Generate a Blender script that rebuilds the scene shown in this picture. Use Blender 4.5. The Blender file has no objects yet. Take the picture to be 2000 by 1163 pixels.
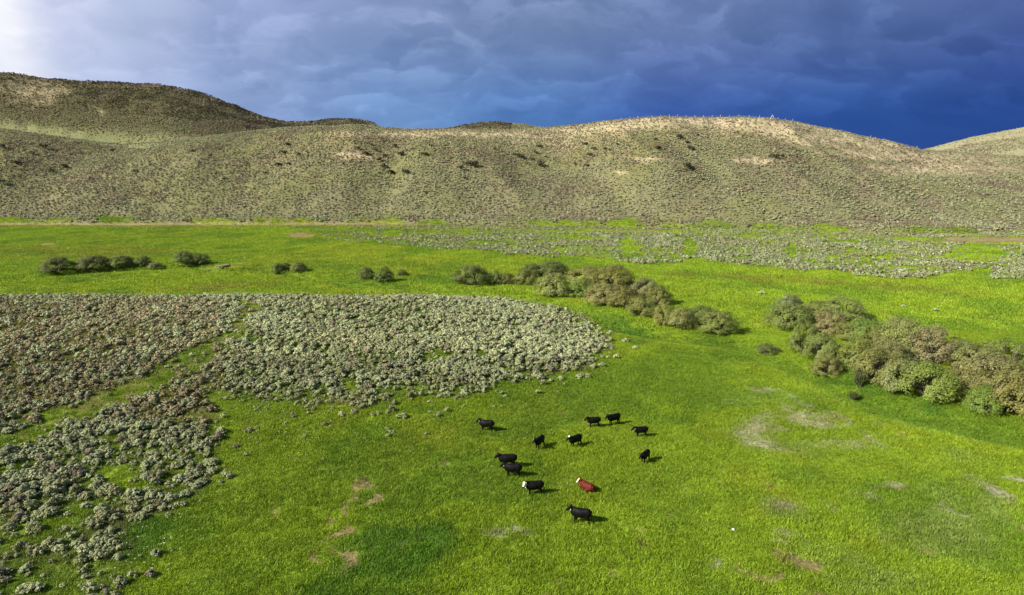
import bpy, math, random
import numpy as np
from mathutils import Vector, Matrix

scene = bpy.context.scene
# ------------------------------------------------------------------ camera
F, PITCH, CAMZ = 1327.0, math.radians(11.5), 30.0
cam_data = bpy.data.cameras.new('camera')
cam = bpy.data.objects.new('camera', cam_data)
scene.collection.objects.link(cam)
cam.location = (0, 0, CAMZ)
cam.rotation_euler = (math.radians(90) - PITCH, 0, 0)
cam_data.sensor_width = 36.0
cam_data.lens = F / 2000 * 36.0
cam_data.clip_end = 12000
scene.camera = cam
# ------------------------------------------------------------------ exposure
scene.view_settings.view_transform = 'Standard'
scene.view_settings.look = 'None'
scene.view_settings.gamma = 1.0
scene.view_settings.exposure = 0.90
EXPO = 2 ** 0.90
# ------------------------------------------------------------------ sun
SUN_EL = math.radians(34)
SUN_DIR = Vector((-0.93, -0.37, 0)).normalized()
sun_vec = Vector((SUN_DIR.x * math.cos(SUN_EL), SUN_DIR.y * math.cos(SUN_EL), math.sin(SUN_EL)))
sd = bpy.data.lights.new('sun', 'SUN')
sd.energy = 5.0
sd.angle = math.radians(0.5)
sd.color = (1.0, 0.93, 0.80)
sun = bpy.data.objects.new('sun', sd)
scene.collection.objects.link(sun)
sun.rotation_euler = sun_vec.to_track_quat('Z', 'Y').to_euler()
# ------------------------------------------------------------------ world: open sky behind, storm deck ahead
world = bpy.data.worlds.new('World'); scene.world = world
world.use_nodes = True
nt = world.node_tree; nt.nodes.clear()

def N(nt, typ, **kw):
    n = nt.nodes.new(typ)
    ins = kw.pop('ins', {})
    for k, v in kw.items(): setattr(n, k, v)
    for k, v in ins.items():
        if isinstance(v, bpy.types.NodeSocket): nt.links.new(v, n.inputs[k])
        else: n.inputs[k].default_value = v
    return n
def MATH(nt, op, a, b=0.0, c=0.0, clamp=False):
    n = nt.nodes.new('ShaderNodeMath'); n.operation = op; n.use_clamp = clamp
    for i, v in enumerate((a, b, c)):
        if isinstance(v, bpy.types.NodeSocket): nt.links.new(v, n.inputs[i])
        else: n.inputs[i].default_value = v
    return n.outputs[0]
def MAPR(nt, v, a, b, c=0.0, d=1.0, smooth=True):
    n = nt.nodes.new('ShaderNodeMapRange')
    n.interpolation_type = 'SMOOTHSTEP' if smooth else 'LINEAR'
    nt.links.new(v, n.inputs[0])
    for i, x in enumerate((a, b, c, d)): n.inputs[i + 1].default_value = x
    return n.outputs[0]
def MIXC(nt, fac, a, b, blend='MIX'):
    n = nt.nodes.new('ShaderNodeMix'); n.data_type = 'RGBA'; n.blend_type = blend
    if isinstance(fac, bpy.types.NodeSocket): nt.links.new(fac, n.inputs[0])
    else: n.inputs[0].default_value = fac
    for i, v in ((6, a), (7, b)):
        if isinstance(v, bpy.types.NodeSocket): nt.links.new(v, n.inputs[i])
        else: n.inputs[i].default_value = tuple(v) + (1,) if len(v) == 3 else v
    return n.outputs[2]
def lin(r, g, b):
    f = lambda c: (c / 255 / 12.92) if c / 255 <= 0.04045 else ((c / 255 + 0.055) / 1.055) ** 2.4
    return (f(r), f(g), f(b))
def RAMP(nt, v, stops):
    n = nt.nodes.new('ShaderNodeValToRGB'); n.color_ramp.interpolation = 'EASE'
    el = n.color_ramp.elements
    while len(el) < len(stops): el.new(0.5)
    for e, (p, c) in zip(el, stops): e.position = p; e.color = tuple(c) + (1,)
    nt.links.new(v, n.inputs[0])
    return n.outputs[0]

def build_world():
    tc = N(nt, 'ShaderNodeTexCoord')
    sep = N(nt, 'ShaderNodeSeparateXYZ', ins={0: tc.outputs['Generated']})
    X, Y, Z = sep.outputs
    xr = MAPR(nt, X, -0.75, 0.75, 0, 1, False)
    pos = lambda x: (x + 0.75) / 1.5
    high = RAMP(nt, xr, [(pos(-.75), lin(255, 255, 255)), (pos(-.575), lin(246, 248, 254)), (pos(-.525), lin(200, 208, 236)), (pos(-.45), lin(170, 184, 218)),
                         (pos(-.36), lin(146, 164, 205)), (pos(-.18), lin(126, 146, 190)), (pos(0.02), lin(116, 138, 180)),
                         (pos(.22), lin(102, 124, 172)), (pos(.42), lin(88, 112, 164)), (pos(.62), lin(70, 90, 148))])
    low = RAMP(nt, xr, [(pos(-.75), lin(235, 238, 248)), (pos(-.575), lin(222, 228, 244)), (pos(-.51), lin(176, 190, 226)),
                        (pos(-.36), lin(140, 163, 208)), (pos(-.18), lin(110, 146, 198)), (pos(0.02), lin(80, 122, 184)),
                        (pos(.22), lin(58, 92, 164)), (pos(.42), lin(44, 80, 150)), (pos(.62), lin(40, 72, 142))])
    zf = MAPR(nt, Z, 0.045, 0.20)
    base = MIXC(nt, zf, low, high)
    # cloud deck seen in perspective: coordinates on a level sheet high above
    zz = MATH(nt, 'ADD', MATH(nt, 'MAXIMUM', Z, 0.0), 0.42)
    cu = MATH(nt, 'DIVIDE', X, zz); cv = MATH(nt, 'DIVIDE', Y, zz)
    ca, sa = math.cos(math.radians(9)), math.sin(math.radians(9))
    along = MATH(nt, 'ADD', MATH(nt, 'MULTIPLY', cu, ca), MATH(nt, 'MULTIPLY', cv, sa))
    across = MATH(nt, 'SUBTRACT', MATH(nt, 'MULTIPLY', cv, ca), MATH(nt, 'MULTIPLY', cu, sa))
    mp = N(nt, 'ShaderNodeCombineXYZ', ins={0: MATH(nt, 'MULTIPLY', along, 1.0), 1: across, 2: 3.7})
    wn = N(nt, 'ShaderNodeTexNoise', ins={'Vector': mp.outputs[0], 'Scale': 5.0, 'Detail': 5.0, 'Roughness': 0.55})
    wv = N(nt, 'ShaderNodeVectorMath', operation='MULTIPLY_ADD', ins={0: wn.outputs['Color'], 1: (.28, .20, 0), 2: mp.outputs[0]})
    vo = N(nt, 'ShaderNodeTexVoronoi', feature='SMOOTH_F1', ins={'Vector': wv.outputs[0], 'Scale': 7.0, 'Smoothness': 0.18, 'Randomness': 1.0})
    vo2 = N(nt, 'ShaderNodeTexVoronoi', feature='SMOOTH_F1', ins={'Vector': wv.outputs[0], 'Scale': 17.0, 'Smoothness': 0.25, 'Randomness': 1.0})
    no = N(nt, 'ShaderNodeTexNoise', ins={'Vector': mp.outputs[0], 'Scale': 2.6, 'Detail': 7.0, 'Roughness': 0.55, 'Distortion': 0.4})
    no2 = N(nt, 'ShaderNodeTexNoise', ins={'Vector': wv.outputs[0], 'Scale': 7.0, 'Detail': 8.0, 'Roughness': 0.6})
    v1 = MAPR(nt, vo.outputs['Distance'], 0.15, 0.85, smooth=False)
    v2 = MAPR(nt, vo2.outputs['Distance'], 0.2, 0.85, smooth=False)
    pat = MAPR(nt, no2.outputs[0], 0.42, 0.62)
    broad = MAPR(nt, no.outputs[0], 0.32, 0.68)
    # hanging rows of pouches: each row is lit along its scalloped lower rim and dims downwards
    ph = MATH(nt, 'ADD', MATH(nt, 'MULTIPLY', across, 6.2), MATH(nt, 'ADD', MATH(nt, 'MULTIPLY', v1, 0.75), MATH(nt, 'ADD', MATH(nt, 'MULTIPLY', v2, 0.16), MATH(nt, 'MULTIPLY', no.outputs[0], 3.0))))
    fr = MATH(nt, 'FRACT', ph)
    saw = MATH(nt, 'MULTIPLY', MATH(nt, 'POWER', MATH(nt, 'SUBTRACT', 1.0, fr), 1.5), MAPR(nt, fr, 0.0, 0.30))
    mod = MAPR(nt, no2.outputs[0], 0.38, 0.62, 0.05, 1.0)
    amt = MATH(nt, 'ADD', MATH(nt, 'MULTIPLY', MATH(nt, 'POWER', v1, 1.6), 0.48), MATH(nt, 'MULTIPLY', v2, MATH(nt, 'MULTIPLY', pat, 0.16)))
    amt = MATH(nt, 'ADD', amt, MATH(nt, 'MULTIPLY', MATH(nt, 'MULTIPLY', saw, mod), 0.80))
    amt = MATH(nt, 'ADD', amt, MATH(nt, 'MULTIPLY', broad, 0.42))
    amt = MATH(nt, 'ADD', amt, MATH(nt, 'MULTIPLY', MATH(nt, 'SUBTRACT', no2.outputs[0], 0.5), 0.40))
    # structure fades out into the rain-dark band low down
    k = MAPR(nt, Z, 0.01, 0.10, 0.05, 0.52)
    left = MAPR(nt, X, -0.62, -0.2, 0.35, 1.0)
    k = MATH(nt, 'MULTIPLY', k, left)
    delta = MATH(nt, 'MULTIPLY', MATH(nt, 'SUBTRACT', amt, 0.36), k)
    gain = MATH(nt, 'MULTIPLY_ADD', delta, 0.70, 1.0)
    gc = N(nt, 'ShaderNodeCombineXYZ', ins={0: MATH(nt, 'MULTIPLY_ADD', delta, 1.15, 1.0), 1: MATH(nt, 'MULTIPLY_ADD', delta, .95, 1.0), 2: gain})
    cloud = MIXC(nt, 1.0, base, gc.outputs[0], 'MULTIPLY')
    bgc = N(nt, 'ShaderNodeBackground', ins={0: cloud, 1: 1.0 / EXPO})
    sky = N(nt, 'ShaderNodeTexSky', sky_type='NISHITA')
    sky.sun_disc = False; sky.sun_elevation = SUN_EL
    sky.sun_rotation = math.atan2(sun_vec.x, sun_vec.y)
    bgs = N(nt, 'ShaderNodeBackground', ins={0: sky.outputs[0], 1: 0.05})
    front = MAPR(nt, Y, -0.25, 0.30)
    mix = N(nt, 'ShaderNodeMixShader', ins={0: front, 1: bgs.outputs[0], 2: bgc.outputs[0]})
    out = N(nt, 'ShaderNodeOutputWorld', ins={0: mix.outputs[0]})
build_world()

# ------------------------------------------------------------------ numpy noise
def _hash(ix, iy, seed):
    h = (ix.astype(np.int64) * 374761393 + iy.astype(np.int64) * 668265263 + seed * 1442695041) & 0xFFFFFFFF
    h = ((h ^ (h >> 13)) * 1274126177) & 0xFFFFFFFF
    h = ((h ^ (h >> 16)) * 2246822519) & 0xFFFFFFFF
    return ((h ^ (h >> 15)) & 0xFFFFFF) / float(0xFFFFFF)
def vnoise(x, y, seed=0):
    x = np.asarray(x, float); y = np.asarray(y, float)
    ix = np.floor(x); iy = np.floor(y); fx = x - ix; fy = y - iy
    ux = fx * fx * fx * (fx * (fx * 6 - 15) + 10); uy = fy * fy * fy * (fy * (fy * 6 - 15) + 10)
    a = _hash(ix, iy, seed); b = _hash(ix + 1, iy, seed); c = _hash(ix, iy + 1, seed); d = _hash(ix + 1, iy + 1, seed)
    return (a + (b - a) * ux) * (1 - uy) + (c + (d - c) * ux) * uy
def fbm(x, y, scale, octv=4, seed=0, rough=0.5):
    s = 0; a = 1; t = 0; f = 1.0 / scale
    for o in range(octv):
        c, sn = math.cos(o * 1.3 + .4), math.sin(o * 1.3 + .4)
        s = s + a * vnoise((x * c - y * sn) * f + 17.3 * o, (x * sn + y * c) * f - 9.1 * o, seed + o * 7); t += a; a *= rough; f *= 2.03
    return s / t            # 0..1, mean .5
def sstep(a, b, v):
    t = np.clip((v - a) / (b - a), 0, 1); return t * t * (3 - 2 * t)

# ------------------------------------------------------------------ projection helpers (world <-> photograph, used to survey the place)
cp, sp = math.cos(PITCH), math.sin(PITCH)
def raydir(px, py):
    dx = (px - 1000) / F; dy = (581.5 - py) / F
    return np.array([dx, cp + dy * sp, -sp + dy * cp])
def flat(px, py, z=0.0):
    d = raydir(px, py); t = (z - CAMZ) / d[2]; return d[0] * t, d[1] * t
def at_depth(px, py, Y):
    d = raydir(px, py); t = Y / d[1]; return d[0] * t, CAMZ + d[2] * t
def proj(x, y, z):
    zz = z - CAMZ; dep = y * cp - zz * sp; up = y * sp + zz * cp
    dep = np.where(dep < 0.5, 0.5, dep)
    return 1000 + F * x / dep, 581.5 - F * up / dep

# ------------------------------------------------------------------ height field
def ridge_table(pts, Y):
    a = [at_depth(px, py, Y) for px, py in pts]
    return np.array([p[0] for p in a]), np.array([p[1] for p in a])
R1 = ridge_table([(-900, 300), (-300, 262), (0, 252), (100, 266), (180, 276), (240, 282), (330, 276), (430, 265), (540, 251), (600, 247), (700, 248),
                  (800, 254), (870, 253), (1000, 253), (1100, 248), (1200, 238), (1300, 231), (1450, 231), (1550, 239),
                  (1650, 259), (1750, 283), (1800, 294), (1900, 302), (2000, 307), (2400, 312), (3000, 318)], 470)
R2 = ridge_table([(-900, 193), (-300, 153), (0, 150), (100, 157), (250, 172), (310, 175), (400, 192), (500, 224), (560, 238), (640, 236),
                  (690, 238), (730, 248), (800, 300), (1000, 330), (3000, 330)], 680)
R3 = ridge_table([(-500, 330), (780, 300), (860, 254), (930, 243), (980, 240), (1040, 247), (1090, 256), (1200, 300), (3000, 330)], 1000)
R4 = ridge_table([(-500, 340), (1700, 340), (1805, 293), (1850, 281), (1900, 268), (2000, 249), (2300, 215), (3000, 230)], 880)
_cr = [flat(*p) for p in [(-200, 545), (60, 542), (200, 532), (290, 527), (380, 524), (430, 530), (500, 526), (590, 540), (700, 556), (790, 560),
                          (880, 568), (1050, 585), (1150, 612), (1230, 644), (1320, 660), (1440, 672), (1520, 700), (1640, 752),
                          (1750, 800), (1900, 836), (2050, 868), (2300, 920)]]
_t2 = [flat(*p) for p in [(-300, 512), (250, 516), (640, 508), (800, 518), (1050, 522), (1250, 540), (1500, 578), (1800, 618), (2000, 640), (2300, 670)]]
def polydist(x, y, poly):
    best = np.full(np.shape(x), 1e9); side = np.zeros(np.shape(x))
    for (ax, ay), (bx, by) in zip(poly[:-1], poly[1:]):
        vx, vy = bx - ax, by - ay
        t = np.clip(((x - ax) * vx + (y - ay) * vy) / (vx * vx + vy * vy), 0, 1)
        ex, ey = x - ax - t * vx, y - ay - t * vy
        d = np.hypot(ex, ey); s = np.sign(vx * ey - vy * ex)
        side = np.where(d < best, s, side); best = np.minimum(best, d)
    return best, side
def smax(a, b, k):
    h = np.clip(0.5 + 0.5 * (a - b) / k, 0, 1)
    return b + (a - b) * h + k * h * (1 - h)
def gss(x, y, cx, cy, rx, ry, ang=0):
    c, s = math.cos(ang), math.sin(ang); u = ((x - cx) * c + (y - cy) * s) / rx; v = (-(x - cx) * s + (y - cy) * c) / ry
    return np.exp(-(u * u + v * v))
def base_line(x):
    return np.interp(x, [-400, -60, 40, 180, 500], [322, 322, 308, 282, 270])
def hills(x, y):
    yb = base_line(x) + 14 * (fbm(x, y * 0, 50, 3, 31) - .5)
    warp = 26 * (fbm(x, y, 120, 3, 41) - .5)
    yr = 470 + 30 * (fbm(x, y * 0 + 3, 140, 2, 5) - .5)
    t = (y - yb) / (yr - yb)
    rz = np.interp(x * 470 / np.maximum(y, 300), R1[0], R1[1])
    tc = np.clip(t, 0, 1)
    s = np.sin(np.pi / 2 * tc) ** 1.12
    s = np.where(t > 1, 1 - 0.10 * sstep(1, 2.4, t), s)
    # spurs and draws running down the face
    u = x + warp + (y - 400) * 0.25
    rel = (np.abs(fbm(u, y * 0.22, 46, 3, 77) - .5) * 2.0)
    body = 6.75 * tc * (1 - tc) ** 2; foot = sstep(0, .12, t)
    z = rz * s + body * (3.2 * (0.38 - rel) * 1.6)
    for px, py, Y, rx, ry, h in [(690, 305, 425, 26, 30, 7), (1270, 312, 415, 22, 18, 4.5), (1480, 312, 420, 26, 18, 5.5), (1760, 305, 425, 34, 22, 5),
                                 (330, 330, 400, 30, 40, 6), (1035, 340, 400, 34, 60, -6), (560, 330, 400, 28, 50, -4), (1380, 350, 390, 26, 45, -3.5),
                                 (150, 330, 410, 30, 50, -6), (1640, 350, 390, 26, 40, -3), (860, 360, 385, 30, 35, 3)]:
        cx, _ = at_depth(px, py, Y); z = z + h * .85 * foot * (1 - .75 * tc ** 3) * gss(x, y, cx, Y, rx, ry)
    z = z + foot * (2.0 - 1.1 * tc) * (fbm(x, y, 22, 4, 12) - .5)
    def back(R, Yr, Yb, amp, sd):
        tt = (y - Yb) / (Yr - Yb); q = np.clip(tt, 0, 1)
        zz = np.interp(x * Yr / np.maximum(y, 300), R[0], R[1]) * np.where(tt > 1, 1 - .35 * sstep(1, 3, tt), np.sin(np.pi / 2 * q) ** 0.9)
        return zz + amp * q * (fbm(x + y * .3, y * .4, 60, 4, sd) - .5) * np.where(tt > .9, .4, 1)
    z2 = back(R2, 680, 470, 18, 91)
    z = smax(z, z2, 5.0)
    z = smax(z, back(R3, 1000, 800, 8, 13), 4.0)
    z = smax(z, back(R4, 880, 560, 6, 19), 4.0)
    z = z - 8 * (1 - sstep(-.06, .015, t))
    return z, t
def H(x, y):
    x = np.asarray(x, float); y = np.asarray(y, float)
    z = 0.9 * (fbm(x, y, 70, 3, 3) - .5) + 0.36 * (fbm(x, y, 11, 3, 8) - .5)
    # low sage-covered bench
    sx = 1 - sstep(-22, 24, x + 4 * (fbm(x, y, 30, 2, 66) - .5))
    sy = np.where(y < 124, sstep(38, 124, y), 1 - sstep(124, 147, y))
    z = z * (1 - 0.4 * sx * sy) + 4.3 * sx * sy
    z = z + sx * sy * 1.0 * (fbm(x, y, 16, 3, 21) - .5)
    m = (y > 60) & (y < 330)
    d, sd_ = polydist(x, y, _cr)
    w = 2.6 + 1.6 * fbm(x, y, 12, 2, 50)
    z = z - np.where(m, 1.25 * np.exp(-(d / w) ** 2), 0)
    z = z + np.where(m, 0.35 * np.exp(-((d - 6.5) / 1.6) ** 2) * (sd_ < 0), 0)
    d2, s2 = polydist(x, y, _t2)
    z = z + np.where(m, 0.35 * (1 - sstep(-1.2, 1.2, d2 * s2)) * np.exp(-(d2 / 18) ** 2), 0)
    far = y > 230
    if np.any(far):
        hz, t = hills(x, y)
        z = np.where(far, smax(z, hz, .8) , z)
    return z
def on_ground(px, py, tmax=2500):
    d = raydir(px, py); ts = 35 * np.exp(np.linspace(0, math.log(tmax / 35), 3000))
    zs = CAMZ + d[2] * ts - H(d[0] * ts, d[1] * ts)
    i = int(np.argmax(zs < 0))
    if zs[i] >= 0: i = len(ts) - 1
    a, b = ts[i - 1], ts[i]
    t = a + (b - a) * zs[i - 1] / max(1e-6, zs[i - 1] - zs[i])
    x, y = d[0] * t, d[1] * t
    return float(x), float(y), float(H(x, y))

# ------------------------------------------------------------------ colour and cover survey of the land
def inpoly(px, py, poly):
    c = np.zeros(np.shape(px), bool); n = len(poly)
    for i in range(n):
        x1, y1 = poly[i]; x2, y2 = poly[i - 1]
        if y1 == y2: continue
        cond = ((y1 > py) != (y2 > py)) & (px < (x2 - x1) * (py - y1) / (y2 - y1) + x1)
        c ^= cond
    return c
def blob(px, py, cx, cy, rx, ry, ang=0.0):
    c, s = math.cos(math.radians(ang)), math.sin(math.radians(ang))
    u = ((px - cx) * c + (py - cy) * s) / rx; v = (-(px - cx) * s + (py - cy) * c) / ry
    return np.clip(1.35 - np.sqrt(u * u + v * v) * 1.0, 0, 1)
BENCH_EDGE = [(-900, 560), (0, 570), (300, 568), (450, 572), (700, 566), (900, 570), (1000, 585), (1080, 600), (1150, 630), (1195, 655), (1200, 685), (1120, 725),
              (1010, 742), (900, 768), (800, 775), (720, 800), (640, 800), (560, 788), (480, 780), (400, 782), (450, 850), (430, 900), (400, 960),
              (350, 1000), (280, 1030), (270, 1090), (250, 1160), (180, 1260), (-900, 1500)]
FARSAGE = [[(730, 470), (790, 456), (850, 440), (2600, 440), (2600, 530), (1990, 520), (1870, 530), (1790, 548), (1640, 532), (1470, 522), (1350, 504), (1330, 514), (1215, 514), (1190, 504), (1050, 502), (960, 492), (880, 490), (800, 482)],
           [(1940, 510), (2300, 500), (2300, 548), (1940, 548)], [(200, 440), (860, 438), (860, 450), (560, 454), (460, 453), (200, 449)], [(600, 456), (760, 450), (740, 468), (630, 474)]]
FARGAP = [(1228, 487, 20, 22, 10), (1345, 484, 14, 20, 15), (1640, 474, 50, 4, 0), (1450, 464, 40, 4, 0), (1545, 492, 10, 18, 0), (1910, 497, 60, 20, 0), (1960, 472, 140, 7, 0), (1800, 470, 60, 5, 0), (1130, 466, 60, 5, 4), (960, 473, 50, 4, 0), (900, 455, 80, 2.5, 0), (1200, 452, 200, 2.5, 0), (1720, 505, 30, 5, 0)]
TRAIL = [(470, 590), (490, 612), (470, 640), (430, 672), (390, 705), (300, 740), (220, 775), (120, 825), (0, 870), (-300, 960)]
TRACKS = [([(-200, 438), (300, 439), (520, 438), (620, 439), (760, 439)], 2.8), ([(860, 443), (1100, 447), (1400, 455)], 1.0)]
def pd2(px, py, line):
    return polydist(px, py, line)[0]
def survey(x, y, z):
    """returns colour (n,3), sage density, grass density"""
    px, py = proj(x, y, z)
    j1 = fbm(x, y, 7, 4, 101, .62) - .5; j2 = fbm(x, y, 7, 4, 102, .62) - .5
    dist = np.hypot(x, y)
    jp = 1400 / np.maximum(dist, 40)
    qx = px + j1 * jp * 5; qy = py + j2 * jp * 2.4
    n1 = fbm(x, y, 28, 4, 201); n2 = fbm(x, y, 7, 4, 202, .6); n3 = fbm(x, y, 1.6, 3, 203, .6); n4 = fbm(x, y, 60, 3, 204)
    def C(r, g, b): return np.array([r, g, b])
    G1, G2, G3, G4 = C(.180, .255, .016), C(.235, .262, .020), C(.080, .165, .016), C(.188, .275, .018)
    a = sstep(.38, .62, n1 * .65 + n2 * .35)[:, None]
    col = G1 * (1 - a) + G4 * a
    yel = sstep(.52, .68, n4 * .5 + n2 * .5)[:, None]
    col = col * (1 - .55 * yel) + G2 * .55 * yel
    # lush patches, and all grass turned darker green towards the lower left
    dark_green = sstep(.50, .66, fbm(x, y, 13, 4, 205))[:, None] * .5
    dark_green = np.maximum(dark_green, (.42 * sstep(1150, 100, px) * sstep(600, 800, py))[:, None] * sstep(.3, .6, n2)[:, None])
    for b in [(800, 1080, 150, 60, -10), (720, 1150, 130, 50, 0), (880, 1050, 60, 25, 0), (1220, 640, 70, 22, 25), (1420, 690, 60, 14, 15), (1060, 600, 60, 10, 12), (300, 1050, 160, 60, 0), (860, 545, 60, 10, 0), (1740, 770, 160, 16, 14), (1660, 720, 40, 16, 30)]:
        dark_green = np.maximum(dark_green, (.95 * sstep(.15, .8, blob(qx, qy, *b)) * (.5 + .5 * sstep(.35, .55, n2)))[:, None])
    dark_green = np.maximum(dark_green, (.45 * sstep(.1, .8, blob(qx, qy, 1250, 930, 110, 38, 5)) * sstep(.35, .6, n2 * .5 + n3 * .5))[:, None])
    col = col * (1 - dark_green) + G3 * dark_green
    dc, sdc = polydist(x, y, _cr)
    cl = (.45 * np.exp(-(dc / 3.2) ** 2) * (y < 320) * (y > 50))[:, None]
    col = col * (1 - cl) + C(.08, .16, .018) * cl
    bk = (.28 * np.exp(-((dc - 6.5) / 1.5) ** 2) * (sdc < 0) * (y < 320))[:, None]
    col = col * (1 - bk) + C(.24, .29, .02) * bk
    # weathered grey-green swards to the lower right
    gg = 0
    for b in [(1480, 850, 60, 40, 20), (1560, 870, 120, 26, 15), (1830, 1040, 130, 50, 10), (1880, 980, 110, 50, 20), (1680, 1110, 120, 40, 15), (1560, 1000, 70, 22, 20), (1900, 900, 60, 16, 10), (1450, 780, 60, 15, 10)]:
        gg = np.maximum(gg, blob(qx, qy, *b))
    gg = (.55 * sstep(.1, .9, gg) * sstep(.36, .62, n3 * .4 + n2 * .6))[:, None]
    col = col * (1 - gg) + C(.180, .235, .070) * gg
    # yellow-brown field far left and bands
    yb_ = np.maximum(np.maximum(blob(qx, qy, 100, 492, 260, 16), blob(qx, qy, 1600, 552, 380, 9, 4)), blob(qx, qy, 450, 560, 120, 8))
    yb_ = (.6 * sstep(.1, .8, yb_) * sstep(.3, .6, n2))[:, None]
    col = col * (1 - yb_) + C(.19, .175, .03) * yb_
    # bare soil and straw
    straw = 0
    for b in [(1490, 765, 50, 7, 10), (1560, 815, 70, 16, 20), (1480, 862, 60, 16, 20), (1500, 830, 50, 30, 0), (1640, 828, 14, 6, 15), (1690, 854, 62, 9, 28), (1600, 806, 60, 6, 24), (1704, 826, 14, 6, 0), (1640, 870, 60, 10, 10), (1540, 985, 40, 9, 20), (1632, 987, 24, 7, 20), (1730, 958, 26, 7, 0), (1900, 895, 26, 7, 10), (1850, 1010, 40, 12, 20), (1930, 960, 45, 14, 25), (1550, 1070, 20, 6, 15), (1380, 1110, 30, 12, 0), (1000, 1030, 40, 14, 0), (1560, 1050, 30, 8, 10), (1980, 930, 40, 7, 10)]:
        straw = np.maximum(straw, blob(qx, qy, *b))
    straw = sstep(.15, .75, straw) * sstep(.34, .56, n3 * .55 + n2 * .45)
    straw = straw * np.clip(.35 + 1.1 * fbm(x, y, .9, 2, 880), 0, 1)
    col = col * (1 - .75 * straw[:, None]) + C(.29, .27, .18) * .75 * straw[:, None]
    dirt = 0
    for b in [(1545, 1098, 44, 17, 5), (1500, 1135, 40, 14, -10), (1620, 1160, 60, 10, 0), (680, 1055, 34, 14, -30), (655, 1085, 12, 22, 20), (708, 1105, 14, 28, 0), (700, 1000, 10, 34, 30), (645, 1025, 22, 10, -20), (720, 965, 28, 12, 10), (750, 985, 14, 9, 0), (590, 460, 30, 5.5, 0), (95, 478, 18, 4, 0), (900, 900, 14, 9, 0), (1082, 1145, 10, 12, 0), (595, 1155, 12, 16, 0), (1440, 1132, 30, 10, 10)]:
        dirt = np.maximum(dirt, blob(qx, qy, *b))
    dirt = sstep(.34, .68, dirt + (n3 - .5) * 1.3 + (fbm(x, y, .6, 2, 881) - .5) * .5)
    far_d = sstep(.25, .5, np.maximum(blob(px, py, 586, 460, 28, 5), blob(px, py, 95, 478, 16, 3)))
    dirt = np.maximum(dirt * (y < 200), far_d)
    for line, w in TRACKS:
        dirt = np.maximum(dirt, .85 * (1 - sstep(w * .5, w * 1.3, pd2(px, py + j2 * 3, line))))
    dirt = np.maximum(dirt, (1 - sstep(.7, 2.0, pd2(px, py, [(395, 526), (440, 521), (490, 511)]))))
    dirt = np.maximum(dirt, .8 * sstep(.1, .5, blob(qx, qy, 1960, 470, 130, 5)))
    dirt = np.clip(dirt, 0, 1)
    col = col * (1 - .75 * dirt[:, None]) + C(.215, .145, .085) * .75 * dirt[:, None]
    # ---- sage
    sage = np.zeros(len(x))
    e = inpoly(qx, qy, BENCH_EDGE)
    dt = pd2(qx, qy, TRAIL); tw = np.interp(py, [580, 700, 900], [7, 16, 26])
    inb = e & (y < 146) & (y > 20)
    low = sstep(940, 1080, py)
    ed = pd2(px, py, BENCH_EDGE)
    wid = np.interp(py, [575, 700, 900], [5, 22, 60]) * (.4 + 1.4 * fbm(x, y, 9, 3, 777))
    dens = .95 - .62 * low - .18 * sstep(930, 1000, py) * (1 - low)
    dens = dens * (.55 + .45 * sstep(0, 1, ed / wid))
    dens = dens * (1 - .88 * (dt < tw * (.5 + 1.0 * n2)))
    dens = dens * (1 - .85 * blob(qx, qy, 455, 805, 70, 26, 30) ** .5) * (1 - .8 * (blob(qx, qy, 230, 940, 55, 22) > .4)) * (1 - .75 * (blob(qx, qy, 90, 1030, 150, 20, -20) > .5))
    dens = dens * (1 - .7 * (blob(qx, qy, 690, 740, 14, 70, 5) > .5)) * (1 - .8 * (blob(qx, qy, 840, 700, 40, 12) > .5))
    dens = np.where((px < 430) & (py < 830), dens * .82, dens)
    strays = (~e) & (ed < wid * 1.3) & (y < 124) & (y > 38) & (px < 1240) & (px > -300)
    sage = np.where(strays, .10 * (1 - ed / (wid * 1.3)), sage)
    sage = np.where(inb, dens * (.55 + .45 * sstep(.34, .54, n2 * .6 + n3 * .4)), sage)
    hz, t = hills(x, y)
    tj = t + .22 * (fbm(x, y, 12, 4, 610, .6) - .5)
    onh = sstep(-0.04, .05, tj) * (t > -.12)
    inf = np.zeros(len(x), bool)
    for P in FARSAGE: inf |= inpoly(qx, qy, P)
    inf &= (y > 150) & (y < 345)
    bz = sstep(.34, .5, fbm(x, y, 9, 3, 301))
    gp = 0
    for b in FARGAP: gp = np.maximum(gp, blob(qx, qy, *b))
    fade = np.interp(px, [560, 760, 900, 1300, 1900], [.10, .55, .85, 1.0, 1.0]) * (.75 + .25 * (py > 458))
    sage = np.where(inf & (onh < .6), (.40 + .60 * bz) * fade * (1 - .92 * sstep(.25, .5, gp)), sage)
    # sage understory
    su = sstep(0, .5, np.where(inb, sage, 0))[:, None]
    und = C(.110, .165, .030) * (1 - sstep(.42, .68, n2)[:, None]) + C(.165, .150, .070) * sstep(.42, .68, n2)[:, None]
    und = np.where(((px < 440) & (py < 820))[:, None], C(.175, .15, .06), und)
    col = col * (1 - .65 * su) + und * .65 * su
    tr = (inb & (dt < tw * .8) & (px > 0))[:, None] * .65 * sstep(.4, .6, n3)[:, None]
    col = col * (1 - tr) + C(.27, .25, .10) * tr
    # ---- hill cover
    g = np.clip(n2 * .5 + n1 * .5, 0, 1)[:, None]
    hc = C(.178, .164, .078) * (1 - sstep(.35, .65, g)) + C(.215, .185, .100) * sstep(.35, .65, g)
    lo = ((1 - sstep(.25, .6, t + .3 * (n1 - .5))) * .6)[:, None]
    hc = hc * (1 - lo) + C(.180, .178, .100) * lo
    grn = (sstep(.52, .66, fbm(x, y, 20, 4, 401)))[:, None] * .40
    hc = hc * (1 - grn) + C(.165, .178, .055) * grn
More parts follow.
